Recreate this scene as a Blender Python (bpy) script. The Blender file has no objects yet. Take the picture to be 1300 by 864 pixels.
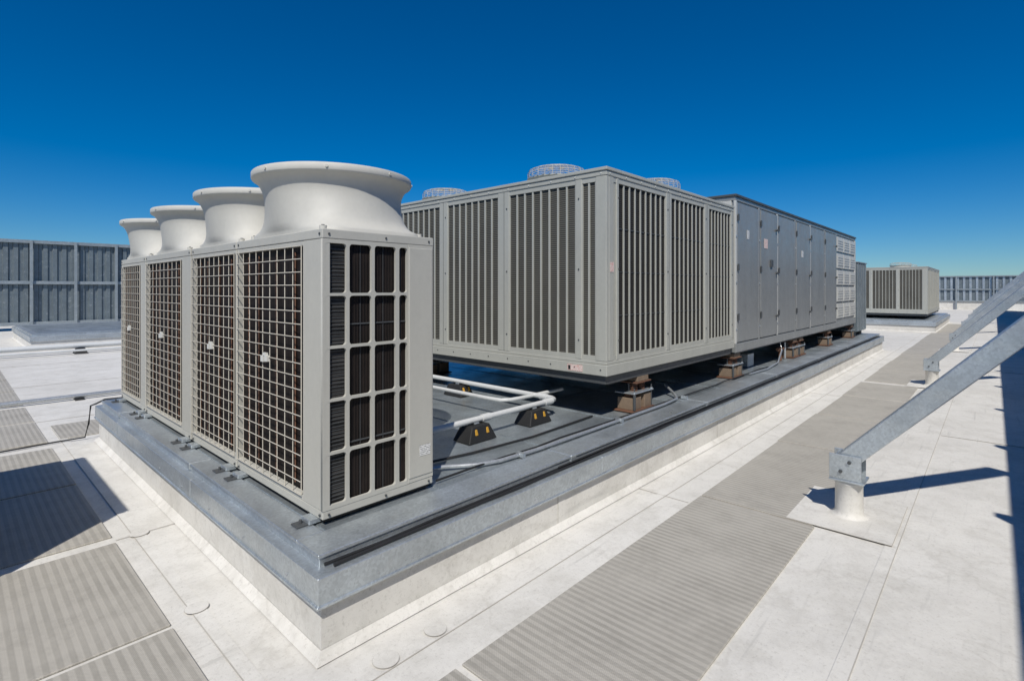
import bpy, math, random
from mathutils import Vector
random.seed(7)
sc=bpy.context.scene
sc.view_settings.view_transform='Standard'; sc.view_settings.look='None'; sc.view_settings.exposure=0

# ---------------------------------------------------------------- materials
def nt(name):
    m=bpy.data.materials.new(name); m.use_nodes=True
    n=m.node_tree; b=n.nodes['Principled BSDF']; return m,n,b
def mixc(n,fac,c1,c2):
    x=n.nodes.new('ShaderNodeMix'); x.data_type='RGBA'
    for s,v in ((x.inputs[0],fac),(x.inputs[6],c1),(x.inputs[7],c2)):
        if hasattr(v,'links'): n.links.new(v,s)
        elif isinstance(v,(int,float)): s.default_value=v
        else: s.default_value=(*v,1)
    return x.outputs[2]
def coord(n): return n.nodes.new('ShaderNodeTexCoord').outputs['Object']
def noise(n,scale,detail=4,rough=.6,vec=None,stretch=None):
    t=n.nodes.new('ShaderNodeTexNoise'); t.inputs['Scale'].default_value=scale
    t.inputs['Detail'].default_value=detail; t.inputs['Roughness'].default_value=rough
    v=vec or coord(n)
    if stretch:
        mp=n.nodes.new('ShaderNodeMapping'); mp.inputs['Scale'].default_value=stretch
        n.links.new(v,mp.inputs[0]); v=mp.outputs[0]
    n.links.new(v,t.inputs['Vector']); return t.outputs['Fac']
def ramp(n,src,a,b,va=0,vb=1):
    r=n.nodes.new('ShaderNodeMapRange'); n.links.new(src,r.inputs[0])
    r.inputs[1].default_value=a;r.inputs[2].default_value=b;r.inputs[3].default_value=va;r.inputs[4].default_value=vb
    return r.outputs[0]
def mth(n,op,a,b=None):
    x=n.nodes.new('ShaderNodeMath'); x.operation=op
    for i,v in enumerate((a,b)):
        if v is None: continue
        if hasattr(v,'links'): n.links.new(v,x.inputs[i])
        else: x.inputs[i].default_value=v
    return x.outputs[0]
def bump(n,b,h,st=.3,dist=.01):
    x=n.nodes.new('ShaderNodeBump'); x.inputs['Strength'].default_value=st; x.inputs['Distance'].default_value=dist
    n.links.new(h,x.inputs['Height']); n.links.new(x.outputs[0],b.inputs['Normal'])
def sep(n):
    s=n.nodes.new('ShaderNodeSeparateXYZ'); n.links.new(coord(n),s.inputs[0]); return s.outputs

def paint(name,c,rough=.45,dirt=.25,dirtc=None,metal=0,streak=True,wave=.08):
    m,n,b=nt(name)
    d=dirtc or tuple(v*.55 for v in c)
    f=noise(n,1.7,6,.65,stretch=(1.6,1.6,.35) if streak else None)
    f=ramp(n,f,.45,.8,0,dirt)
    col=mixc(n,f,c,d)
    f2=ramp(n,noise(n,30,3),.4,.7,0,dirt*.35); col=mixc(n,f2,col,d)
    n.links.new(col,b.inputs['Base Color'])
    b.inputs['Roughness'].default_value=rough; b.inputs['Metallic'].default_value=metal
    n.links.new(ramp(n,noise(n,9,4),.3,.7,rough-.08,rough+.12),b.inputs['Roughness'])
    bump(n,b,noise(n,3,2),wave,.01)
    return m
def galv(name,c,metal=.55,rough=.42,dirt=.35):
    m,n,b=nt(name)
    v=n.nodes.new('ShaderNodeTexVoronoi'); v.inputs['Scale'].default_value=70; n.links.new(coord(n),v.inputs['Vector'])
    s=n.nodes.new('ShaderNodeSeparateColor'); n.links.new(v.outputs['Color'],s.inputs[0])
    col=mixc(n,s.outputs[0],tuple(x*.88 for x in c),tuple(min(1,x*1.1) for x in c))
    f=ramp(n,noise(n,2.2,7,.7),.42,.72,0,dirt)
    col=mixc(n,f,col,tuple(x*.5 for x in c))
    f3=ramp(n,noise(n,6,5,.7),.57,.76,0,.4)
    col=mixc(n,f3,col,(.7,.71,.70))
    n.links.new(col,b.inputs['Base Color']); b.inputs['Metallic'].default_value=metal
    n.links.new(ramp(n,noise(n,4,5,.65,stretch=(.4,.4,2)),.3,.7,rough-.12,rough+.18),b.inputs['Roughness'])
    bump(n,b,noise(n,2.2,2),.3,.02)
    return m
def membrane(name,c=(.72,.70,.655)):
    m,n,b=nt(name)
    f=ramp(n,noise(n,.45,8,.65),.38,.68,0,.7)
    col=mixc(n,f,c,(.56,.54,.495))
    f=ramp(n,noise(n,2.6,10,.82),.46,.68,0,.6)
    col=mixc(n,f,col,(.47,.45,.405))
    f=ramp(n,noise(n,45,4,.78),.54,.72,0,.5)
    col=mixc(n,f,col,(.36,.34,.30))
    q=mth(n,'ABSOLUTE',mth(n,'SUBTRACT',noise(n,.8,6,.55),.53))
    f=ramp(n,q,.0,.012,.2,0); col=mixc(n,f,col,(.38,.355,.31))
    f=ramp(n,noise(n,7,3,.6,stretch=(.12,2.2,1)),.62,.74,0,.45)
    col=mixc(n,f,col,(.40,.39,.36))
    n.links.new(col,b.inputs['Base Color']); b.inputs['Roughness'].default_value=.75
    b.inputs['Specular IOR Level'].default_value=.3
    h=mth(n,'ADD',noise(n,1.4,4),mth(n,'MULTIPLY',noise(n,120,2),.04))
    bump(n,b,h,.6,.035)
    return m
def padmat(name,axis):
    m,n,b=nt(name); s=sep(n)
    w=mth(n,'SINE',mth(n,'MULTIPLY',s[axis],2*math.pi/.052))
    w=ramp(n,w,-.45,.45)
    a=mth(n,'SINE',mth(n,'MULTIPLY',s[0],2*math.pi/.013)); c=mth(n,'SINE',mth(n,'MULTIPLY',s[1],2*math.pi/.013))
    g=ramp(n,mth(n,'MULTIPLY',a,c),-.5,.5)
    wear=ramp(n,noise(n,1.6,6,.7),.35,.68,1,.35)
    col=mixc(n,mth(n,'MULTIPLY',w,wear),(.455,.43,.38),(.315,.297,.26))
    col=mixc(n,mth(n,'MULTIPLY',g,.3),col,(.2,.185,.16))
    f=ramp(n,noise(n,1.2,7,.7),.4,.72,0,.55); col=mixc(n,f,col,(.46,.435,.385))
    f=ramp(n,noise(n,3.1,9,.8),.48,.7,0,.5); col=mixc(n,f,col,(.25,.235,.205))
    n.links.new(col,b.inputs['Base Color']); b.inputs['Roughness'].default_value=.85
    bump(n,b,mth(n,'ADD',w,mth(n,'MULTIPLY',g,.5)),.35,.003)
    return m
def coil(name,c1,c2,pitch,axis,rough=.6):
    m,n,b=nt(name); s=sep(n)
    if axis=='h': src=mth(n,'ADD',s[0],s[1])
    else: src=s[2]
    w=ramp(n,mth(n,'SINE',mth(n,'MULTIPLY',src,2*math.pi/pitch)),-.3,.3)
    col=mixc(n,w,c1,c2)
    f=ramp(n,noise(n,8,5,.7),.4,.75,0,.5); col=mixc(n,f,col,tuple(x*1.6 for x in c2))
    n.links.new(col,b.inputs['Base Color']); b.inputs['Roughness'].default_value=rough
    b.inputs['Specular IOR Level'].default_value=.2
    bump(n,b,w,.5,.004)
    return m
def slotmat(name,light,dark):
    m,n,b=nt(name); s=sep(n)
    zz=ramp(n,mth(n,'SINE',mth(n,'MULTIPLY',s[2],2*math.pi/.022)),-.25,.1)
    col=mixc(n,zz,light,dark)
    f=ramp(n,noise(n,1.1,4,.6),.4,.7,0,.35); col=mixc(n,f,col,tuple(x*.6 for x in dark))
    n.links.new(col,b.inputs['Base Color']); b.inputs['Roughness'].default_value=.6
    b.inputs['Specular IOR Level'].default_value=.25
    bump(n,b,zz,.6,-.004)
    return m
def labelm(name,c,ink):
    m,n,b=nt(name); s=sep(n)
    w=ramp(n,mth(n,'SINE',mth(n,'MULTIPLY',s[2],2*math.pi/.012)),.1,.3)
    k=ramp(n,noise(n,160,2),.47,.5)
    col=mixc(n,mth(n,'MULTIPLY',w,k),c,ink); n.links.new(col,b.inputs['Base Color']); return m

M=dict(
 body=paint('unit_paint_beige',(.48,.47,.42),.52,.22),
 shroud=paint('shroud_plastic',(.55,.535,.48),.6,.22),
 wire=paint('wire_guard_coating',(.58,.54,.46),.5,.1),
 white=paint('white_plastic',(.66,.66,.62),.45,.15),
 black=paint('black_rubber',(.018,.018,.018),.6,.1),
 dark=paint('dark_interior',(.015,.014,.014),.7,.1),
 coilv=coil('coil_fins',(.006,.005,.005),(.019,.014,.012),.02,'h'),
 coilh=coil('coil_louvre',(.006,.006,.006),(.05,.048,.046),.026,'v'),
 cond=paint('condenser_paint',(.42,.42,.375),.5,.3),
 slot=slotmat('perforated_sheet',(.14,.135,.115),(.042,.04,.035)),
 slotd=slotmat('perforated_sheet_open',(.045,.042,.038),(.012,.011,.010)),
 ahu=paint('ahu_panel_metal',(.31,.32,.315),.38,.4,metal=.3,wave=.3),
 ahuend=paint('ahu_end_panel',(.52,.52,.49),.42,.25),
 trim=paint('dark_trim',(.07,.075,.078),.45,.2),
 galv=galv('galvanised_steel',(.56,.605,.63),.7,.37,.5),
 deck=galv('galvanised_deck',(.46,.51,.535),.7,.38,.6),
 gfence=galv('galvanised_fence',(.17,.205,.225),.4,.5,.4),
 gpost=galv('galvanised_fence_rail',(.32,.36,.38),.4,.45,.3),
 memb=membrane('roof_membrane'),
 patch=membrane('membrane_patch',(.70,.68,.635)),
 seam=membrane('membrane_seam',(.73,.71,.665)),
 sealant=paint('seam_dirt',(.48,.455,.41),.8,.7,(.28,.26,.23)),
 pad=padmat('walkway_pad',0),
 wood=paint('timber_block',(.22,.16,.11),.85,.6,(.08,.06,.05)),
 rust=paint('rusty_spring',(.15,.07,.04),.8,.6,(.05,.035,.03)),
 pvc=paint('pvc_pipe',(.60,.61,.60),.45,.35),
 cable=paint('cable_black',(.02,.02,.02),.5,.1),
 conduit=galv('conduit',(.5,.52,.53),.6,.35,.2),
 yellow=paint('yellow_band',(.5,.27,.03),.5,.3),
 label=labelm('printed_label',(.7,.7,.68),(.12,.12,.12)),
 labelr=labelm('warning_label',(.68,.65,.6),(.6,.08,.04)),
 ground=paint('far_ground',(.17,.19,.13),.9,.6,(.09,.1,.07),streak=False),
 concrete=paint('building_wall',(.42,.4,.37),.8,.3),
)

# ---------------------------------------------------------------- mesh builder
class B:
    def __init__(s): s.v=[];s.f=[];s.m=[];s.sm=[];s.ml=[]
    def mi(s,mat):
        if mat not in s.ml: s.ml.append(mat)
        return s.ml.index(mat)
    def add(s,vs,fs,mat,smooth=False):
        o=len(s.v); s.v+= [tuple(p) for p in vs]; k=s.mi(mat)
        for f in fs: s.f.append([o+i for i in f]); s.m.append(k); s.sm.append(smooth)
    def box(s,x0,x1,y0,y1,z0,z1,mat):
        vs=[(x,y,z) for z in (z0,z1) for y in (y0,y1) for x in (x0,x1)]
        s.add(vs,[(0,2,3,1),(4,5,7,6),(0,1,5,4),(1,3,7,5),(3,2,6,7),(2,0,4,6)],mat)
    def hexa(s,b,t,mat):
        s.add(list(b)+list(t),[(3,2,1,0),(4,5,6,7),(0,1,5,4),(1,2,6,5),(2,3,7,6),(3,0,4,7)],mat)
    def cyl(s,p0,p1,r,mat,n=10,r1=None,cap=True):
        p0=Vector(p0);p1=Vector(p1);d=(p1-p0).normalized()
        a=d.orthogonal().normalized();b=d.cross(a); r1=r if r1 is None else r1
        vs=[];
        for p,rr in ((p0,r),(p1,r1)):
            for i in range(n):
                t=2*math.pi*i/n; vs.append(p+(a*math.cos(t)+b*math.sin(t))*rr)
        fs=[(i,(i+1)%n,n+(i+1)%n,n+i) for i in range(n)]
        s.add(vs,fs,mat,True)
        if cap: s.add(vs,[tuple(reversed(range(n))),tuple(range(n,2*n))],mat)
    def tube(s,pts,r,mat,n=8):
        pts=[Vector(p) for p in pts]; vs=[];fs=[]
        for j,p in enumerate(pts):
            d=(pts[min(j+1,len(pts)-1)]-pts[max(j-1,0)]).normalized()
            u=Vector((0,0,1)) if abs(d.z)<.9 else Vector((1,0,0))
            a=d.cross(u).normalized(); b=a.cross(d)
            for i in range(n):
                t=2*math.pi*i/n; vs.append(p+(a*math.cos(t)+b*math.sin(t))*r)
        for j in range(len(pts)-1):
            for i in range(n): fs.append((j*n+i,(j+1)*n+i,(j+1)*n+(i+1)%n,j*n+(i+1)%n))
        s.add(vs,fs,mat,True)
        s.add(vs,[tuple(range(n)),tuple(reversed(range((len(pts)-1)*n,len(pts)*n)))],mat)
    def rings(s,rings,mat,close=False):
        n=len(rings[0]);vs=[p for r in rings for p in r];fs=[]
        for j in range(len(rings)-1):
            for i in range(n): fs.append((j*n+i,j*n+(i+1)%n,(j+1)*n+(i+1)%n,(j+1)*n+i))
        s.add(vs,fs,mat,True)
    def obj(s,name,bevel=0,parent=None,seg=2):
        me=bpy.data.meshes.new(name); me.from_pydata(s.v,[],s.f)
        for k in s.ml: me.materials.append(M[k])
        me.polygons.foreach_set('material_index',s.m); me.polygons.foreach_set('use_smooth',s.sm); me.update()
        o=bpy.data.objects.new(name,me); sc.collection.objects.link(o)
        if bevel:
            md=o.modifiers.new('b','BEVEL'); md.width=bevel; md.segments=seg; md.limit_method='ANGLE'; md.angle_limit=math.radians(50)
        if parent: o.parent=parent
        return o
def empty(name):
    o=bpy.data.objects.new(name,None); sc.collection.objects.link(o); o.empty_display_size=.2; return o

# ---------------------------------------------------------------- ground / roof
b=B(); b.add([(-3000,-3000,-14),(3000,-3000,-14),(3000,3000,-14),(-3000,3000,-14)],[(0,1,2,3)],'ground'); b.obj('ground')
b=B(); b.box(-30,64,-14,36,-.5,0,'memb'); b.box(-30.2,64.2,-14.2,36.2,-14,-.51,'concrete')
b.obj('flat_roof')

def sheet(b,x0,x1,y0,y1,z,mat):
    b.box(x0,x1,y0,y1,z-.003,z,mat)
def lap(b,axis,c,a0,a1,z=.0045):
    if axis=='x':
        sheet(b,a0,a1,c,c+.005,z+.0005,'sealant'); sheet(b,a0,a1,c+.005,c+.075,z,'seam')
    else:
        sheet(b,c,c+.005,a0,a1,z+.002,'sealant'); sheet(b,c+.005,c+.075,a0,a1,z+.0015,'seam')
b=B()
for y in (.50,-1.3,9.6,13.2,16.8,-4): lap(b,'x',y,-28,62)
lap(b,'x',2.13,1.0,62); lap(b,'y',.94,2.2,9)
for x in (8.4,15.6,22,30,40): lap(b,'y',x,-13,.49)
for x in (-1.2,-4.3): lap(b,'y',x,-13,30)
for x in (4.3,10.3,16.5): sheet(b,x,x+.005,1.92,2.43,.0055,'sealant')
sheet(b,.84,1.25,4.68,4.685,.0085,'sealant')
b.obj('membrane_seams')
b=B()
def disc(b,x,y,r,z,mat,n=28):
    vs=[(x+r*math.cos(2*math.pi*i/n),y+r*math.sin(2*math.pi*i/n),z) for i in range(n)]
    b.add(vs,[tuple(range(n))],mat)
for x,y,r in ((1.78,2.2,.06),(1.47,2.2,.065),(.975,3.35,.06),(.98,4.68,.06)):
    disc(b,x,y,r+.002,.010,'sealant'); disc(b,x,y,r,.0115,'patch')
for x in (4.93,12.52,20.11):
    sheet(b,x-.40,x+.50,.53,1.22,.0155,'sealant'); sheet(b,x-.397,x+.497,.533,1.217,.017,'patch')
b.obj('membrane_patches')

# walkway pads
b=B()
segs=[(-.9,1.66),(1.70,4.50),(4.53,6.75),(6.78,8.6),(8.63,10.4),(10.43,12.1),(12.36,14.2),(14.23,16.1),(16.13,18),(18.03,20),(20.03,23),(23.03,26),(26.03,30),(30.03,35)]
for i,(a,c) in enumerate(segs):
    b.box(a,c,.99+(.0 if i<1 else .02*(i%3)),1.9+(.0 if i<2 else .015*(i%2)),0,.0135,'pad')
for a,c in ((2.0,3.24),(3.28,4.63),(4.76,6.25),(6.30,7.9),(8.25,9.6),(9.66,10.9),(11.2,12.7),(12.8,14.4),(14.5,16.4)):
    b.box(-.12,.83,a,c,0,.0135,'pad')
b.box(.95,2.0,8.3,9.2,0,.012,'pad')
b.obj('walkway_pads',.004,seg=1)

# ---------------------------------------------------------------- platforms
def platform(name,x0,x1,y0,y1):
    root=empty(name)
    b=B(); b.box(x0,x1,y0,y1,-.01,.30,'memb')
    f=.045
    b.add([(x0-f,y0-f,.006),(x1+f,y0-f,.006),(x1,y0-.002,.05),(x0-.002,y0-.002,.05),(x0-f,y1+f,.006),(x0-.002,y1,.05)],[(0,1,2,3),(4,0,3,5)],'seam')
    # vertical membrane laps
    x=x0+1.9
    while x<x1: b.box(x,x+.08,y0-.003,y0-.0005,.05,.28,'seam'); b.box(x-.004,x,y0-.003,y0-.0005,.05,.28,'sealant'); x+=3.1
    b.obj('curb_wall',0,root)
    b=B()
    b.box(x0-.035,x1+.035,y0-.035,y1+.035,.285,.425,'galv')
    b.box(x0-.043,x1+.043,y0-.043,y1+.043,.275,.292,'galv')
    b.box(x0+.025,x1-.025,y0+.07,y1-.025,.42,.472,'galv')
    w=.24
    b.box(x0+.017,x1-.017,y0+.062,y0+.062+w,.466,.487,'galv')
    b.box(x0+.017,x0+.017+.15,y0+.062+w+.001,y1-.03,.466,.486,'galv')
    b.box(x1-.017-w,x1-.017,y0+.062+w+.001,y1-.03,.466,.486,'galv')
    b.box(x0+.017+.151,x1-.018-w,y1-.03-w,y1-.03,.466,.486,'galv')
    x=x0+2.15
    while x<x1:
        b.box(x,x+.07,y0+.058,y0+.064+w,.44,.491,'galv')
        b.box(x+.3,x+.37,y0-.039,y0-.02,.296,.429,'galv')
        x+=2.7
    y=y0+1.9
    while y<y1-.3:
        b.box(x0-.039,x0-.02,y,y+.06,.296,.429,'galv'); b.box(x0+.013,x0+.17,y+.2,y+.26,.44,.490,'galv'); y+=2.4
    x=x0+.3
    while x<x1-.2:
        b.cyl((x,y0-.035,.33),(x,y0-.042,.33),.006,'conduit',6); x+=.6
    y=y0+.3
    while y<y1-.2:
        b.cyl((x0-.035,y,.33),(x0-.042,y,.33),.006,'conduit',6); y+=.6
    b.obj('metal_cap',.004,root,1)
    b=B(); b.box(x0+.19,x1-.28,y0+.303,y1-.29,.45,.478,'deck')
    x=x0+1.0
    while x<x1-.5:
        b.box(x,x+.03,y0+.32,y1-.3,.478,.484,'deck'); x+=1.22
    b.box(x0+.3,x1-.4,y0+1.52,y0+1.545,.478,.483,'deck')
    b.obj('deck_sheet',0,root)
    return root
PX0,PX1,PY0,PY1=1.256,18.8,2.436,7.9
plat=platform('equipment_platform',PX0,PX1,PY0,PY1)
platform('equipment_platform',27.5,37,1.8,8)
platform('equipment_platform',1.7,16,20.6,26.5)

def wav(x0,x1,y,z,amp,step=.35,seed=0):
    r=random.Random(seed); pts=[]; x=x0
    while x<x1: pts.append((x,y+r.uniform(-amp,amp),z+r.uniform(0,amp*.5))); x+=step
    pts.append((x1,y,z)); return pts
b=B(); b.tube(wav(1.33,18.5,2.452,.436,.006,seed=1),.009,'cable',7); b.tube(wav(1.30,18.5,2.482,.436,.005,seed=2),.009,'cable',7)
b.tube(wav(3.2,18.0,2.468,.452,.005,seed=3),.007,'cable',6)
b.obj('cable_run')
b=B(); b.tube([(-2,8.12,.02),(0.3,8.08,.02),(.9,8.14,.02),(1.15,8.1,.03),(1.18,8.06,.2),(1.19,8.0,.42),(1.23,7.92,.45),(1.3,7.85,.5),(1.46,7.7,.52)],.010,'cable',7)
b.obj('ground_cable')
b=B(); b.cyl((-4,11.1,.06),(6,11.1,.06),.035,'conduit',10)
for x in (-.5,1.5,3.5): b.box(x-.06,x+.06,11,11.2,0,.03,'black')
b.obj('roof_conduit')
b=B(); b.cyl((-6,19,.22),(9,19,.22),.07,'pvc',12); b.cyl((-6,18.6,.12),(9,18.6,.12),.03,'pvc',8)
for x in (-1.5,.6,2.6,5.2):
    b.hexa([(x-.15,18.8,0),(x+.15,18.8,0),(x+.15,19.2,0),(x-.15,19.2,0)],[(x-.08,18.85,.16),(x+.08,18.85,.16),(x+.08,19.15,.16),(x-.08,19.15,.16)],'black')
b.obj('drain_pipe')

# ---------------------------------------------------------------- fan shroud units
def rr_curve(name,x0,x1,z0,z1,holes,y,th,mat,parent,r=.022):
    cu=bpy.data.curves.new(name,'CURVE'); cu.dimensions='2D'; cu.fill_mode='BOTH'; cu.extrude=th/2
    def spl(pts):
        s=cu.splines.new('POLY'); s.points.add(len(pts)-1)
        for p,q in zip(s.points,pts): p.co=(q[0],q[1],0,1)
        s.use_cyclic_u=True
    spl([(x0,z0),(x1,z0),(x1,z1),(x0,z1)])
    for (a,c,e,f,rad) in holes:
        pts=[]
        for cx,cz,t0 in ((c-rad,f-rad,0),(a+rad,f-rad,90),(a+rad,e+rad,180),(c-rad,e+rad,270)):
            for k in range(6):
                t=math.radians(t0+18*k); pts.append((cx+rad*math.cos(t),cz+rad*math.sin(t)))
        spl(pts)
    cu.materials.append(mat)
    o=bpy.data.objects.new(name,cu); sc.collection.objects.link(o)
    o.rotation_euler=(math.pi/2,0,0); o.location=(0,y,0)
    dg=bpy.context.evaluated_depsgraph_get(); dg.update()
    me=bpy.data.meshes.new_from_object(o.evaluated_get(dg)); me.transform(o.matrix_basis)
    bpy.data.objects.remove(o)
    o=bpy.data.objects.new(name,me); sc.collection.objects.link(o); o.parent=parent
    if not me.materials: me.materials.append(mat)
    return o

def fan_unit(x0,x1,y0,y1,z0,z1,g0,g1,cy,front=False,cols=9,rows=19):
    root=empty('heat_pump_outdoor_unit')
    b=B()
    b.box(x0+.02,x1-.02,y0+.03,y1-.03,z0-.012,z0+.02,'dark')
    for yy in (y0+.06,y1-.16):
        b.box(x0-.05,x1+.05,yy,yy+.10,z0-.016,z0+.012,'galv')
        b.box(x0-.115,x0-.01,yy+.01,yy+.09,z0-.0175,z0-.008,'trim'); b.cyl((x0-.075,yy+.05,z0-.02),(x0-.075,yy+.05,z0+.012),.01,'trim',6)
    b.box(x0+.035,x1-.035,y0+.04,y1-.03,z0+.03,z1-.06,'coilv')
    b.box(x0,x1,y0,y1,z1-.055,z1,'body')
    b.box(x0+.004,x1-.004,y0+.004,y1-.004,z0+.012,z0+.06,'body')
    zA,zB=z0+.06,z1-.056
    b.box(x0+.003,x0+.05,g1,y1-.002,zA,zB,'body')
    b.box(x0+.003,x0+.05,y0+.003,g0,zA,zB,'body')
    b.box(x0+.004,x0+.04,g0,g1,zA,zA+.035,'body'); b.box(x0+.004,x0+.04,g0,g1,zB-.03,zB,'body')
    b.box(x1-.05,x1-.003,y0+.06,y1-.003,zA,zB,'body')
    b.box(x0+.06,x1-.06,y1-.035,y1-.004,zA,zB,'body')
    if not front: b.box(x0+.051,x1-.051,y0+.005,y0+.03,zA,zB,'body')
    b.obj('cabinet',.006,root)
    b=B(); ga,gb=g0+.004,g1-.004; gz0,gz1=zA+.036,zB-.03; r=.0030
    for i in range(cols+1):
        y=ga+(gb-ga)*i/cols; b.cyl((x0-.004,y,gz0),(x0-.004,y,gz1),r,'wire',6)
    for i in range(rows+1):
        z=gz0+(gz1-gz0)*i/rows; b.cyl((x0-.010,ga,z),(x0-.010,gb,z),r,'wire',6)
    zc=gz0+(gz1-gz0)*.52; yc=(ga+gb)/2
    b.box(x0-.022,x0-.004,yc-.05,yc-.012,zc-.02,zc+.02,'white'); b.box(x0-.022,x0-.004,yc+.008,yc+.05,zc-.026,zc+.014,'white')
    b.box(x0-.02,x0-.004,yc-.028,yc+.022,zc+.016,zc+.035,'white')
    for q in (.15,.42,.7,.88):
        b.cyl((x0+.03,ga+(gb-ga)*q,gz0+.03),(x0+.03,ga+(gb-ga)*q,gz1-.03),.005,'rust',6)
    b.obj('wire_guard',0,root)
    b=B()
    for yy in (y0+.03,y1-.04):
        for zz in (zB+.028,z0+.036): b.cyl((x0+.002,yy,zz),(x0-.005,yy,zz),.008,'trim',6)
    if front:
        for xx in (x0+.04,x0+.42,x1-.04):
            for zz in (zB+.028,z0+.036): b.cyl((xx,y0+.006,zz),(xx,y0-.005,zz),.007,'trim',6)
    b.obj('screws',0,root)
    if front:
        colsx=[(1.462,1.596),(1.616,1.764),(1.786,1.941),(1.966,2.028)]
        H=(zB-zA-.03); holes=[]
        for k in range(5):
            e=zA+.015+H*k/5+.008; f=zA+.015+H*(k+1)/5-.008
            for (a,c) in colsx: holes.append((a,c,e,f,.02))
        rr_curve('side_guard_panel',x0+.002,x1-.21,zA,zB,holes,y0+.012,.02,M['body'],root)
        b=B(); b.box(x1-.208,x1-.002,y0+.001,y0+.045,zA,zB,'body')
        b.box(x1-.2,x1-.012,y0-.004,y0+.003,zA+.03,zB-.02,'body')
        b.obj('side_service_panel',.006,root)
        b=B(); b.box(x0+.01,1.603,y0+.026,y0+.038,zA,zB,'coilh')
        z=zA+.02
        while z<zB-.02:
            b.box(x0+.015,1.6,y0+.0225,y0+.03,z,z+.004,'trim'); z+=.021
        b.box(1.604,x1-.2,y0+.03,y0+.0385,zA,zB,'coilv')
        for xx in (1.70,1.86,1.99):
            b.box(xx,xx+.003,y0+.027,y0+.032,zA,zB,'trim')
        b.box(1.61,x1-.2,y0+.024,y0+.030,zA+.35,zA+.358,'trim'); b.box(1.61,x1-.2,y0+.024,y0+.030,zA+1.05,zA+1.058,'trim')
        b.obj('coil',0,root)
        b=B(); b.box(x1-.12,x1-.03,y0-.006,y0-.0045,z0+.22,z0+.29,'label'); b.obj('rating_label',0,root)
    cx=(x0+x1)/2+.01; n=72
    hx=(x1-x0)/2-.006; hy=min((y1-y0)/2-.01,.56)
    def ring(r,z,sq=0,ex=6):
        out=[]
        for i in range(n):
            t=2*math.pi*i/n; c,s_=math.cos(t),math.sin(t)
            px,py=r*c,r*s_
            if sq:
                m=(abs(c)**ex+abs(s_)**ex)**(-1/ex); qx,qy=hx*c*m,hy*s_*m
                px=px*(1-sq)+qx*sq; py=py*(1-sq)+qy*sq
            out.append((cx+px,cy+py,z1+z))
        return out
    pr=[(.44,-.01,1),(.44,.02,1),(.438,.032,.9),(.436,.05,.66),(.434,.075,.48),(.434,.11,.34),(.438,.16,.22),(.443,.21,.12),(.450,.26,.04),(.460,.30,0),(.476,.335,0),(.496,.36,0),(.517,.372,0),(.524,.378,0),(.527,.384,0),(.527,.418,0),(.521,.425,0),(.510,.425,0),(.504,.41,0),(.49,.38,0),(.46,.34,0),(.43,.29,0),(.405,.2,0),(.39,.05,0),(.36,.0,0)]
    b=B(); b.rings([ring(*p) for p in pr],'shroud')
    for k in range(8):
        t=k*math.pi/4+.2; c,s_=math.cos(t),math.sin(t)
        b.cyl((cx+.526*c,cy+.526*s_,z1+.40),(cx+.534*c,cy+.534*s_,z1+.40),.009,'shroud',8)
    for sx in (-1,1):
        for sy in (-1,1):
            b.cyl((cx+sx*(hx-.045),cy+sy*(hy-.06),z1),(cx+sx*(hx-.045),cy+sy*(hy-.06),z1+.03),.022,'shroud',12)
            b.cyl((cx+sx*(hx-.045),cy+sy*(hy-.06),z1+.03),(cx+sx*(hx-.045),cy+sy*(hy-.06),z1+.036),.010,'trim',6)
    b.obj('fan_shroud',0,root)
    b=B()
    b.cyl((cx,cy,z1+.02),(cx,cy,z1+.16),.09,'trim',20)
    for k in range(4):
        t=k*math.pi/2+.3
        vs=[]
        for r_,w,zz in ((.08,.5,.09),(.34,.42,.1)):
            vs+= [(cx+r_*math.cos(t-w),cy+r_*math.sin(t-w),z1+zz-.04),(cx+r_*math.cos(t+w),cy+r_*math.sin(t+w),z1+zz+.05)]
        b.add(vs,[(0,1,3,2)],'trim')
    for k in range(-3,4):
        dy=k*.1; hw=math.sqrt(.39**2-dy*dy)-.005
        b.box(cx-hw,cx+hw,cy+dy-.003,cy+dy+.003,z1+.2,z1+.206,'wire')
    b.obj('fan',0,root)
ZU,ZT=.505,2.17
fan_unit(1.445,2.24,2.79,4.07,ZU,ZT,3.035,4.045,3.40,True)
fan_unit(1.447,2.24,4.085,5.10,ZU,ZT,4.11,5.075,4.58)
fan_unit(1.445,2.24,5.13,6.62,ZU,ZT,5.385,6.59,5.86,cols=9)
fan_unit(1.447,2.24,6.65,7.76,ZU,ZT,6.87,7.73,7.17)

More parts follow.
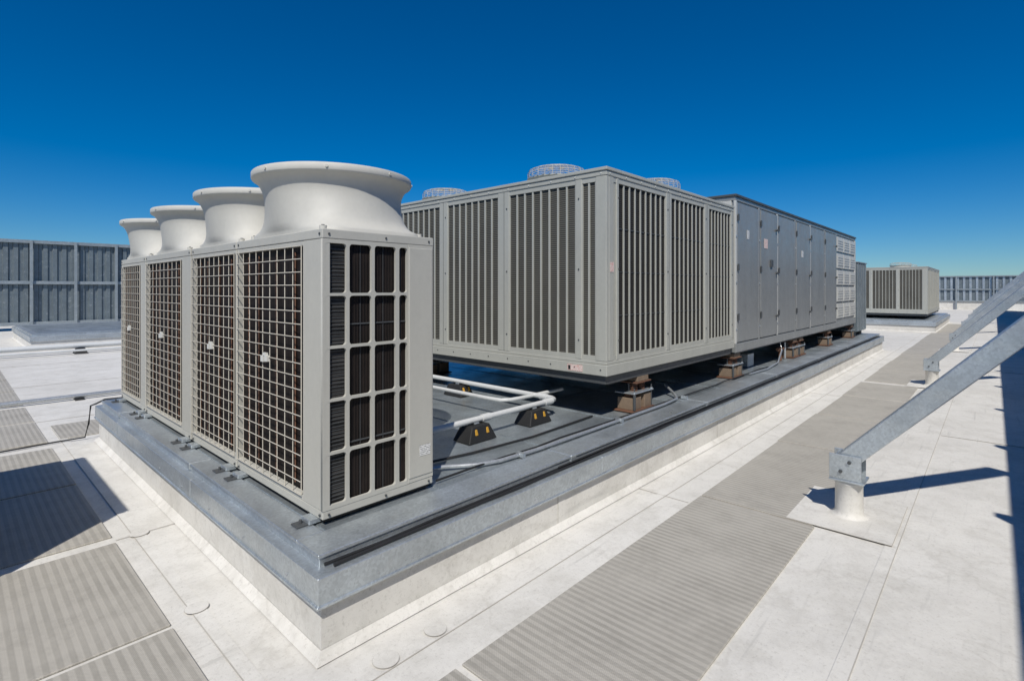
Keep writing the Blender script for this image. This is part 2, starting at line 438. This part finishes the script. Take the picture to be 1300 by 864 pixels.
# ---------------------------------------------------------------- condenser
def condenser(x0,x1,y0,y1,z0,z1,bx,by,fans,label=True):
    root=empty('rooftop_condenser_unit')
    b=B(); t=.05
    b.box(x0+t,x1-.02,y0+t,y1-.02,z0+.05,z1-.03,'dark')
    b.box(x0-.015,x1,y0-.015,y1,z1-.035,z1,'cond')
    b.box(x0-.004,x1-.003,y0-.004,y1-.003,z1-.085,z1-.036,'cond')
    b.box(x0-.012,x1-.002,y0-.012,y1-.002,z0,z0+.11,'cond')
    b.box(x0+.0,x1-.004,y0+.0,y1-.004,z0+.111,z0+.145,'cond')
    b.box(x0+.03,x1-.04,y0+.03,y1-.05,z0-.09,z0-.001,'trim')
    zA,zB=z0+.146,z1-.086
    b.box(x1-.05,x1-.003,y0+.051,y1-.051,zA,zB,'cond'); b.box(x0+.051,x1-.06,y1-.05,y1-.003,zA,zB,'cond')
    e=[y0]+[v for p in by for v in p]+[y1]
    for i in range(0,len(e),2): b.box(x0,x0+t,e[i] if i else y0+.0,e[i+1],zA,zB,'cond')
    e=[x0+t+.001]+[v for p in bx for v in p]+[x1]
    for i in range(0,len(e),2): b.box(e[i],e[i+1],y0,y0+t,zA,zB,'cond')
    b.obj('cabinet',.006,root)
    b=B()
    for (a,c) in by:
        n=max(2,round((c-a)/.118))
        b.box(x0+.022,x0+.026,a,c,zA,zB,'slot')
        b.box(x0+.005,x0+.03,a,c,zA,zA+.05,'cond'); b.box(x0+.005,x0+.03,a,c,zB-.05,zB,'cond')
        for k in range(n+1):
            yy=a+(c-a)*k/n; w=.010
            b.box(x0+.008,x0+.024,max(a,yy-w),min(c,yy+w),zA+.05,zB-.05,'cond')
    for (a,c) in bx:
        n=max(2,round((c-a)/.118))
        b.box(a,c,y0+.026,y0+.030,zA,zB,'slotd')
        b.box(a,c,y0+.005,y0+.03,zA,zA+.05,'cond'); b.box(a,c,y0+.005,y0+.03,zB-.05,zB,'cond')
        for k in range(n+1):
            xx=a+(c-a)*k/n; w=.008
            b.box(max(a,xx-w),min(c,xx+w),y0+.010,y0+.024,zA+.05,zB-.05,'cond')
        for z in (zA+.45,zA+.9,zA+1.35):
            b.box(a,c,y0+.019,y0+.0255,z,z+.008,'trim')
    b.obj('louvred_panels',0,root)
    b=B()
    y=y0+.06
    while y<y1: 
        b.cyl((x0-.004,y,z1-.06),(x0-.010,y,z1-.06),.008,'white',6); b.cyl((x0-.012,y,z0+.06),(x0-.017,y,z0+.06),.008,'trim',6); y+=.32
    x=x0+.06
    while x<x1:
        b.cyl((x,y0-.004,z1-.06),(x,y0-.010,z1-.06),.008,'white',6); x+=.32
    for (a,c) in by:
        for z in (zA+.2,(zA+zB)/2,zB-.2): b.cyl((x0,c+.035,z),(x0-.008,c+.035,z),.008,'trim',6)
    for (a,c) in bx:
        for z in (zA+.2,(zA+zB)/2,zB-.2): b.cyl((c+.035,y0,z),(c+.035,y0-.008,z),.008,'trim',6)
    for (a,c) in by[1:]: b.box(x0-.0015,x0+.01,c+.078,c+.083,zA,zB,'trim')
    for (a,c) in bx[1:]: b.box(c+.068,c+.073,y0-.0015,y0+.01,zA,zB,'trim')
    b.obj('fasteners',0,root)
    if label:
        b=B(); b.box(x0-.0165,x0-.0125,y0+.28,y0+.47,z0+.02,z0+.085,'labelr')
        b.box(x0-.018,x0-.0168,y0+.43,y0+.46,z0+.03,z0+.075,'black')
        b.box(x0+.068,x0+.135,y0-.004,y0-.0015,zA+.9,zA+1.0,'labelr'); b.obj('labels',0,root)
    for (fx,fy,r) in fans:
        b=B(); n=28
        b.rings([[(fx+q*math.cos(2*math.pi*i/n),fy+q*math.sin(2*math.pi*i/n),z1+h) for i in range(n)] for q,h in ((r+.03,0),(r+.005,.02),(r,.05),(r,.09),(r+.02,.10),(r-.01,.10),(r-.012,0))],'cond')
        prof=[(r*1.03,.10),(r*1.03,.17),(r*.98,.205),(r*.82,.225),(r*.64,.235),(r*.46,.24),(r*.28,.245),(r*.12,.245)]
        for q,h in prof:
            b.tube([(fx+q*math.cos(2*math.pi*i/24),fy+q*math.sin(2*math.pi*i/24),z1+h) for i in range(25)],.0027,'wire',5)
        for q in (.12,.145): b.tube([(fx+r*1.03*math.cos(2*math.pi*i/24),fy+r*1.03*math.sin(2*math.pi*i/24),z1+q) for i in range(25)],.0023,'wire',5)
        for k in range(24):
            t_=2*math.pi*k/24; b.tube([(fx+q*math.cos(t_),fy+q*math.sin(t_),z1+h) for q,h in prof],.0024,'wire',5)
        b.cyl((fx,fy,z1),(fx,fy,z1+.10),.09,'trim',14)
        for k in range(3):
            t_=k*2.094
            b.add([(fx+.08*math.cos(t_-.5),fy+.08*math.sin(t_-.5),z1+.04),(fx+.08*math.cos(t_+.5),fy+.08*math.sin(t_+.5),z1+.08),(fx+(r-.03)*math.cos(t_+.4),fy+(r-.03)*math.sin(t_+.4),z1+.09),(fx+(r-.03)*math.cos(t_-.4),fy+(r-.03)*math.sin(t_-.4),z1+.04)],[(0,1,2,3)],'trim')
        b.obj('fan_guard',0,root)
    return root
condenser(4.48,7.95,2.85,6.86,.95,3.05,[(4.62,4.675),(4.72,5.78),(5.92,6.90),(7.05,7.85)],
          [(2.98,3.15),(3.23,4.18),(4.36,5.29),(5.45,6.40),(6.5,6.7)],
          [(5.05,3.92,.34),(5.08,6.02,.34),(6.55,3.42,.34),(6.9,5.6,.34)])
condenser(28.7,35.2,2.12,7.2,.72,2.78,[(29,30.2),(30.4,31.8),(32,33.4),(33.6,35)],
          [(2.3,3.1),(3.22,4.1),(4.22,5.1),(5.2,6.2)],[(30,3.2,.4),(30,5.2,.4),(32.4,3.2,.4)],False)

def foot(x,y,z0,z1,par=None):
    root=empty('vibration_isolator_mount')
    b=B(); h=z1-z0
    b.box(x-.24,x+.24,y-.13,y+.13,z0,z0+.018,'rust')
    b.box(x-.20,x-.03,y-.10,y+.10,z0+.018,z0+h*.40,'wood'); b.box(x+.04,x+.20,y-.10,y+.10,z0+.018,z0+h*.46,'wood')
    b.cyl((x-.115,y,z0+h*.40),(x-.115,y,z0+h*.52),.055,'rust',14)
    b.box(x-.22,x+.22,y-.12,y+.12,z0+h*.525,z0+h*.56,'galv')
    for s in (-.06,.10):
        for k in range(4): b.cyl((x+s,y-.02,z0+h*(.565+k*.055)),(x+s,y-.02,z0+h*(.59+k*.055)),.045,'rust',12)
        b.cyl((x+s,y-.02,z0+h*.56),(x+s,y-.02,z0+h*.82),.025,'trim',8)
    b.box(x-.13,x+.20,y-.10,y+.10,z0+h*.80,z0+h*.84,'rust'); b.box(x-.13,x+.20,y+.0,y+.012,z0+h*.56,z0+h*.80,'trim')
    b.box(x-.09,x+.15,y-.09,y+.09,z0+h*.842,z0+h*.998,'wood')
    b.box(x-.215,x-.19,y-.125,y-.10,z0+.02,z0+h*.52,'trim')
    for s in (-.19,.19): 
        b.cyl((x+s,y-.105,z0+.02),(x+s,y-.105,z0+h*.7),.008,'trim',6)
        b.cyl((x+s,y-.105,z0+h*.56),(x+s,y-.105,z0+h*.6),.017,'galv',6)
    b.obj('mount_body',.008,root,1)
for x in (5.25,8.15,11.3,11.75,14.2,16.9): foot(x,2.97,.487,.86 if x<8 else .84)
for x in (5.25,8.15,11.5,14.2,16.9): foot(x,6.5,.487,.86 if x<8 else .84)
b=B()
for y in (2.97,6.5): b.box(4.6,17.1,y-.05,y+.05,.842,.858,'trim')
b.obj('support_beam')

# ---------------------------------------------------------------- air handler
def ahu():
    root=empty('air_handling_unit')
    x0,x1,y0,y1,z0,z1=8.02,17.2,2.85,6.6,.97,3.24
    b=B()
    b.box(x0+.02,x1-.02,y0+.02,y1-.02,z0,z1-.03,'ahu')
    b.box(x0-.02,x1+.02,y0-.02,y1+.02,z1-.03,z1+.005,'trim')
    b.box(x0,x1,y0+.001,y1,z1-.09,z1-.031,'ahu')
    b.box(x0-.01,x1,y0-.012,y1,z0-.1,z0+.03,'ahu'); b.box(x0+.05,x1-.05,y0+.03,y1-.05,z0-.13,z0-.101,'trim')
    b.box(x0-.002,x0+.03,y0+.06,y1,z0+.031,z1-.091,'ahuend')
    for y in (3.05,3.5,3.95): b.box(x0-.02,x0-.002,y,y+.05,z0+.03,z1-.09,'ahuend')
    ed=[x0,9.07,10.04,11.19,12.31,13.55,14.76]
    for i in range(len(ed)-1):
        a,c=ed[i],ed[i+1]
        b.box(a,a+.06,y0-.004,y0+.03,z0+.031,z1-.091,'ahuend' if i%2==0 else 'ahu')
        b.box(a+.060,a+.075,y0+.0,y0+.025,z0+.05,z1-.115,'trim')
        b.box(a+.078,c-.012,y0-.014 if i%2 else y0-.004,y0+.02,z0+.05,z1-.115,'ahu')
        if i%2: b.box(c-.012,c-.001,y0-.001,y0+.021,z0+.05,z1-.115,'trim')
    b.box(ed[-1],ed[-1]+.06,y0-.004,y0+.03,z0+.031,z1-.091,'ahu')
    b.obj('casing',.006,root)
    b=B()
    for i in range(len(ed)-1):
        a,c=ed[i],ed[i+1]
        for z in (1.35,2.1,2.85):
            b.box(a+.062,a+.10,y0-.028,y0-.010,z,z+.1,'trim')
            if i%2: b.cyl((c-.10,y0-.02,z),(c-.10,y0-.05,z),.022,'trim',8); b.box(c-.14,c-.085,y0-.052,y0-.04,z-.012,z+.012,'trim')
        for z in (1.2,1.9,2.6): b.box(a+.005,a+.05,y0-.014,y0-.004,z,z+.03,'galv')
    b.box(9.3,9.48,y0-.020,y0-.0145,2.5,2.66,'labelr'); b.box(11.6,11.73,y0-.020,y0-.0145,2.45,2.58,'label'); b.box(8.5,8.60,y0-.010,y0-.0045,2.6,2.74,'label')
    b.box(9.6,9.72,y0-.04,y0-.015,2.2,2.32,'trim')
    b.obj('doors_hardware',.003,root,1)
    b=B()
    for i in range(3):
        for j in range(5):
            a=14.9+i*.76; z=z0+.12+j*.415
            b.box(a,a+.70,y0-.004,y0+.018,z,z+.36,'ahuend')
            b.box(a+.05,a+.65,y0-.010,y0-.0045,z+.05,z+.31,'ahuend')
            for q in range(4): b.box(a+.06,a+.64,y0-.02,y0-.0105,z+.075+q*.06,z+.09+q*.06,'ahuend')
    b.box(17.1,17.2,y0-.006,y0+.02,z0+.05,z1-.1,'ahuend')
    b.obj('filter_louvres',.003,root,1)
ahu()
b=B()
b.box(17.26,18.6,2.82,5.2,.62,2.55,'gfence')
for i in range(5): b.box(17.3+i*.3,17.34+i*.3,2.80,2.819,.64,2.53,'gpost')
b.box(17.24,18.64,2.79,5.22,2.551,2.58,'gpost'); b.box(17.4,17.55,2.9,5.1,.487,.619,'trim'); b.box(18.3,18.45,2.9,5.1,.487,.619,'trim')
b.obj('duct_plenum',.005)

# ---------------------------------------------------------------- pipes on deck
b=B()
zp=.655; ye=3.42; xe=4.42
b.tube([(2.24,ye,zp),(3,ye,zp),(xe-.12,ye,zp),(xe-.04,ye+.02,zp),(xe,ye+.08,zp),(xe,ye+.18,zp),(xe,6.5,zp)],.027,'pvc',12)
b.tube([(3.95,6.6,zp),(3.95,4.0,zp),(3.97,3.82,zp),(4.05,3.76,zp),(4.2,3.74,zp),(4.9,3.72,zp)],.020,'pvc',10)
b.cyl((xe-.22,ye,zp),(xe-.1,ye,zp),.034,'pvc',12); b.cyl((xe,ye+.14,zp),(xe,ye+.24,zp),.034,'pvc',12)
b.cyl((3.3,ye,zp),(3.4,ye,zp),.034,'pvc',12)
b.obj('pvc_pipe_run')
def support(x,y,z0,rot=0,h=.135):
    root=empty('pipe_support_block')
    b=B()
    w,d=(.17,.11) if not rot else (.11,.17)
    b.hexa([(x-w,y-d,z0),(x+w,y-d,z0),(x+w,y+d,z0),(x-w,y+d,z0)],[(x-w*.62,y-d*.7,z0+h),(x+w*.62,y-d*.7,z0+h),(x+w*.62,y+d*.7,z0+h),(x-w*.62,y+d*.7,z0+h)],'black')
    for s in (-.5,.3):
        a=x+s*w
        b.hexa([(a,y-d*.89-.004,z0+.06),(a+.035,y-d*.89-.004,z0+.06),(a+.035,y-d*.8,z0+.06),(a,y-d*.8,z0+.06)],[(a+.004,y-d*.76-.004,z0+h*.82),(a+.031,y-d*.76-.004,z0+h*.82),(a+.031,y-d*.6,z0+h*.82),(a+.004,y-d*.6,z0+h*.82)],'yellow')
    b.box(x-.03,x+.03,y-.03,y+.03,z0+h,z0+h+.014,'galv')
    b.obj('rubber_block',.008,root)
support(3.22,ye,.484); support(4.02,ye,.484); support(4.42,5.0,.484,1); support(3.95,5.9,.484,1)
b=B()
b.tube([(2.24,3.05,.52),(2.5,3.0,.51),(2.62,2.93,.505),(2.72,2.86,.505),(2.9,2.80,.505),(3.3,2.77,.505),(4.4,2.775,.505),(5.6,2.78,.505),(5.95,2.80,.51),(6.1,2.9,.53),(6.25,3.1,.6)],.016,'conduit',8)
b.tube(wav(2.3,9.5,2.83,.50,.012,seed=5),.008,'cable',6)
b.tube([(2.24,3.3,.6),(2.32,3.3,.52),(2.5,3.2,.495),(2.9,3.12,.495),(3.6,3.06,.495),(4.6,3.1,.495)],.010,'cable',6)
b.tube([(8.5,2.8,.5),(9.2,2.76,.5),(10,2.82,.52),(10.4,2.86,.7),(10.4,2.9,.85)],.014,'conduit',7)
for x in (3.1,4.6,6.1): b.box(x,x+.03,2.74,2.82,.486,.524,'galv')
b.obj('electrical_conduit')
b=B(); b.cyl((10.6,2.95,.487),(10.6,2.95,.75),.03,'rust',8); b.cyl((10.45,2.95,.7),(10.75,2.95,.7),.035,'rust',8); b.cyl((10.9,2.95,.487),(10.9,2.95,.8),.02,'conduit',8)
b.box(9.3,9.6,3.1,3.3,.487,.7,'galv'); b.obj('gas_valve')

# ---------------------------------------------------------------- screens
def corr(b,axis,c,a0,a1,z0,z1,pitch,depth,mat):
    pts=[];a=a0
    while a<a1:
        pts+=[(a,c),(a+pitch*.45,c),(a+pitch*.55,c+depth),(a+pitch*.9,c+depth)]; a+=pitch
    pts.append((a,c)); vs=[];fs=[]
    for (p,q) in pts:
        xy=(p,q) if axis=='x' else (q,p)
        vs+=[(*xy,z0),(*xy,z1)]
    for i in range(len(pts)-1): fs.append((2*i,2*i+2,2*i+3,2*i+1))
    b.add(vs,fs,mat)
def screen_fence(name,axis,c,a0,a1,z0,z1,side,post=2.4,pitch=.3,rails=(0,.5,1),mat='gfence'):
    b=B(); corr(b,axis,c,a0,a1,z0,z1,pitch,.06,mat)
    def bx(p0,p1,q0,q1,zz0,zz1,m):
        q0,q1=sorted((q0,q1))
        if axis=='x': b.box(p0,p1,q0,q1,zz0,zz1,m)
        else: b.box(q0,q1,p0,p1,zz0,zz1,m)
    o=.07 if side>0 else -.01
    for r in rails:
        zc=z0+.08+(z1-z0-.16)*r
        bx(a0,a1,c+o,c+o+side*.10,zc-.07,zc+.07,'gpost')
    a=a0+.5
    while a<a1:
        bx(a,a+.10,c+o+side*.101,c+o+side*.20,0,z1-.02,'gpost')
        bx(a-.02,a+.12,c+o+side*.10,c+o+side*.25,0,.03,'galv'); a+=post
    return b.obj(name)
screen_fence('rooftop_screen_fence','x',31,-22,60,.22,3.95,-1,1.5,.32)
screen_fence('rooftop_screen_fence','x',-2.05,-7,58,.2,3.26,1,2.53,.3)
b=B()
y=-12
while y<31: b.box(60,60.04,y,y+.16,.75,2.85,'galv'); y+=.42
b.box(60.05,60.1,-12,31,.72,2.9,'gfence')
for z in (.7,1.7,2.82): b.box(59.9,59.99,-12,31,z,z+.1,'gpost')
b.box(60.0,60.1,-12,31,0,.69,'seam')
y=-12
while y<31: b.box(59.78,59.89,y,y+.1,0,2.9,'gpost'); y+=2.4
b.obj('slatted_screen')

# braces
def brace(x,y=.86):
    root=empty('steel_brace')
    b=B()
    n=24
    b.rings([[(x+r*math.cos(2*math.pi*i/n),y+r*math.sin(2*math.pi*i/n),z) for i in range(n)] for r,z in ((.135,.0175),(.118,.024),(.102,.04),(.098,.06),(.097,.27),(.102,.275),(.102,.3),(.0,.3))],'seam')
    b.obj('flashed_stub',0,root)
    b=B()
    b.box(x-.115,x+.115,y-.12,y+.12,.30,.315,'galv')
    b.box(x-.10,x-.09,y-.10,y+.12,.315,.51,'galv'); b.box(x+.09,x+.10,y-.10,y+.12,.315,.51,'galv'); b.box(x-.089,x+.089,y+.08,y+.09,.315,.49,'galv')
    for s in (-1,1):
        for zz,yy in ((.38,.04),(.46,-.02)): b.cyl((x+s*.10,y+yy,zz),(x+s*.118,y+yy,zz),.014,'trim',6)
    for zz,xx in ((.36,-.04),(.44,.04)): b.cyl((x+xx,y+.09,zz),(x+xx,y+.10,zz),.012,'trim',6)
    b.obj('base_bracket',.003,root,1)
    b=B(); w=.078;h=.07
    p0=Vector((x,y+.04,.425)); p1=Vector((x,-1.9,.425+(1.9+y+.04)*1.07))
    d=(p1-p0).normalized(); u=Vector((1,0,0)); v=u.cross(d); v=v if v.z>0 else -v
    A=[p0-u*w-v*h,p0+u*w-v*h,p0+u*w+v*h,p0-u*w+v*h]; C=[q+(p1-p0) for q in A]
    b.add(A+C,[(3,2,1,0),(4,5,6,7),(0,1,5,4),(1,2,6,5),(2,3,7,6),(3,0,4,7)],'galv')
    b.obj('diagonal_tube',.008,root)
for i in range(6): brace(4.93+7.59*i)

def box_unit():
    root=empty('rooftop_package_unit'); b=B()
    x0,x1,y0,y1=-3.2,-.50,3.95,5.95
    b.box(x0,x1,y0,y1,.0,.3,'memb'); b.box(x0+.02,x1-.02,y0+.02,y1-.02,.3,2.3,'cond'); b.box(x0,x1,y0,y1,2.3,2.36,'cond')
    for i in range(3):
        a=y0+.1+i*.61; b.box(x1-.02,x1-.008,a,a+.55,.45,2.2,'cond')
        for k in range(14): b.box(x1-.008,x1+.0,a+.05,a+.5,.6+k*.1,.64+k*.1,'trim')
    b.obj('cabinet',.006,root)
box_unit()
b=B(); b.box(-.6,-.1,21.2,21.4,0,.14,'wood'); b.box(-.55,-.1,21.6,21.9,0,.2,'black'); b.obj('timber_sleeper')

# ---------------------------------------------------------------- light
L=Vector((.65,.55,-1)).normalized()
el=math.asin(-L.z); az=math.atan2(-L.x,-L.y)
w=bpy.data.worlds.new('World'); sc.world=w; w.use_nodes=True; n=w.node_tree
sky=n.nodes.new('ShaderNodeTexSky'); sky.sky_type='NISHITA'; sky.sun_disc=False
sky.sun_elevation=el; sky.sun_rotation=az; sky.altitude=0; sky.air_density=1.0; sky.dust_density=0; sky.ozone_density=4.5
gm=n.nodes.new('ShaderNodeMix'); gm.data_type='RGBA'; gm.blend_type='MULTIPLY'; gm.inputs[0].default_value=1; gm.inputs[7].default_value=(.56,.77,1.0,1)
hs=n.nodes.new('ShaderNodeHueSaturation'); hs.inputs['Saturation'].default_value=1.25
n.links.new(sky.outputs[0],gm.inputs[6]); n.links.new(gm.outputs[2],hs.inputs['Color'])
bg=n.nodes['Background']; bg.inputs['Strength'].default_value=.078
n.links.new(hs.outputs[0],bg.inputs['Color'])
s=bpy.data.lights.new('sun','SUN'); s.energy=4.2; s.angle=math.radians(.5); s.color=(1,.955,.88)
so=bpy.data.objects.new('sun',s); sc.collection.objects.link(so); so.rotation_euler=L.to_track_quat('-Z','Y').to_euler(); so.location=(-6,-5,12)

cam=bpy.data.cameras.new('camera'); cam.lens=18.39; cam.sensor_width=36; cam.clip_end=8000; cam.clip_start=.05
cam.shift_y=-66/1300
co=bpy.data.objects.new('camera',cam); sc.collection.objects.link(co)
co.location=(0,0,1.83); co.rotation_euler=(math.pi/2,0,-math.atan2(.735,.678))
sc.camera=co
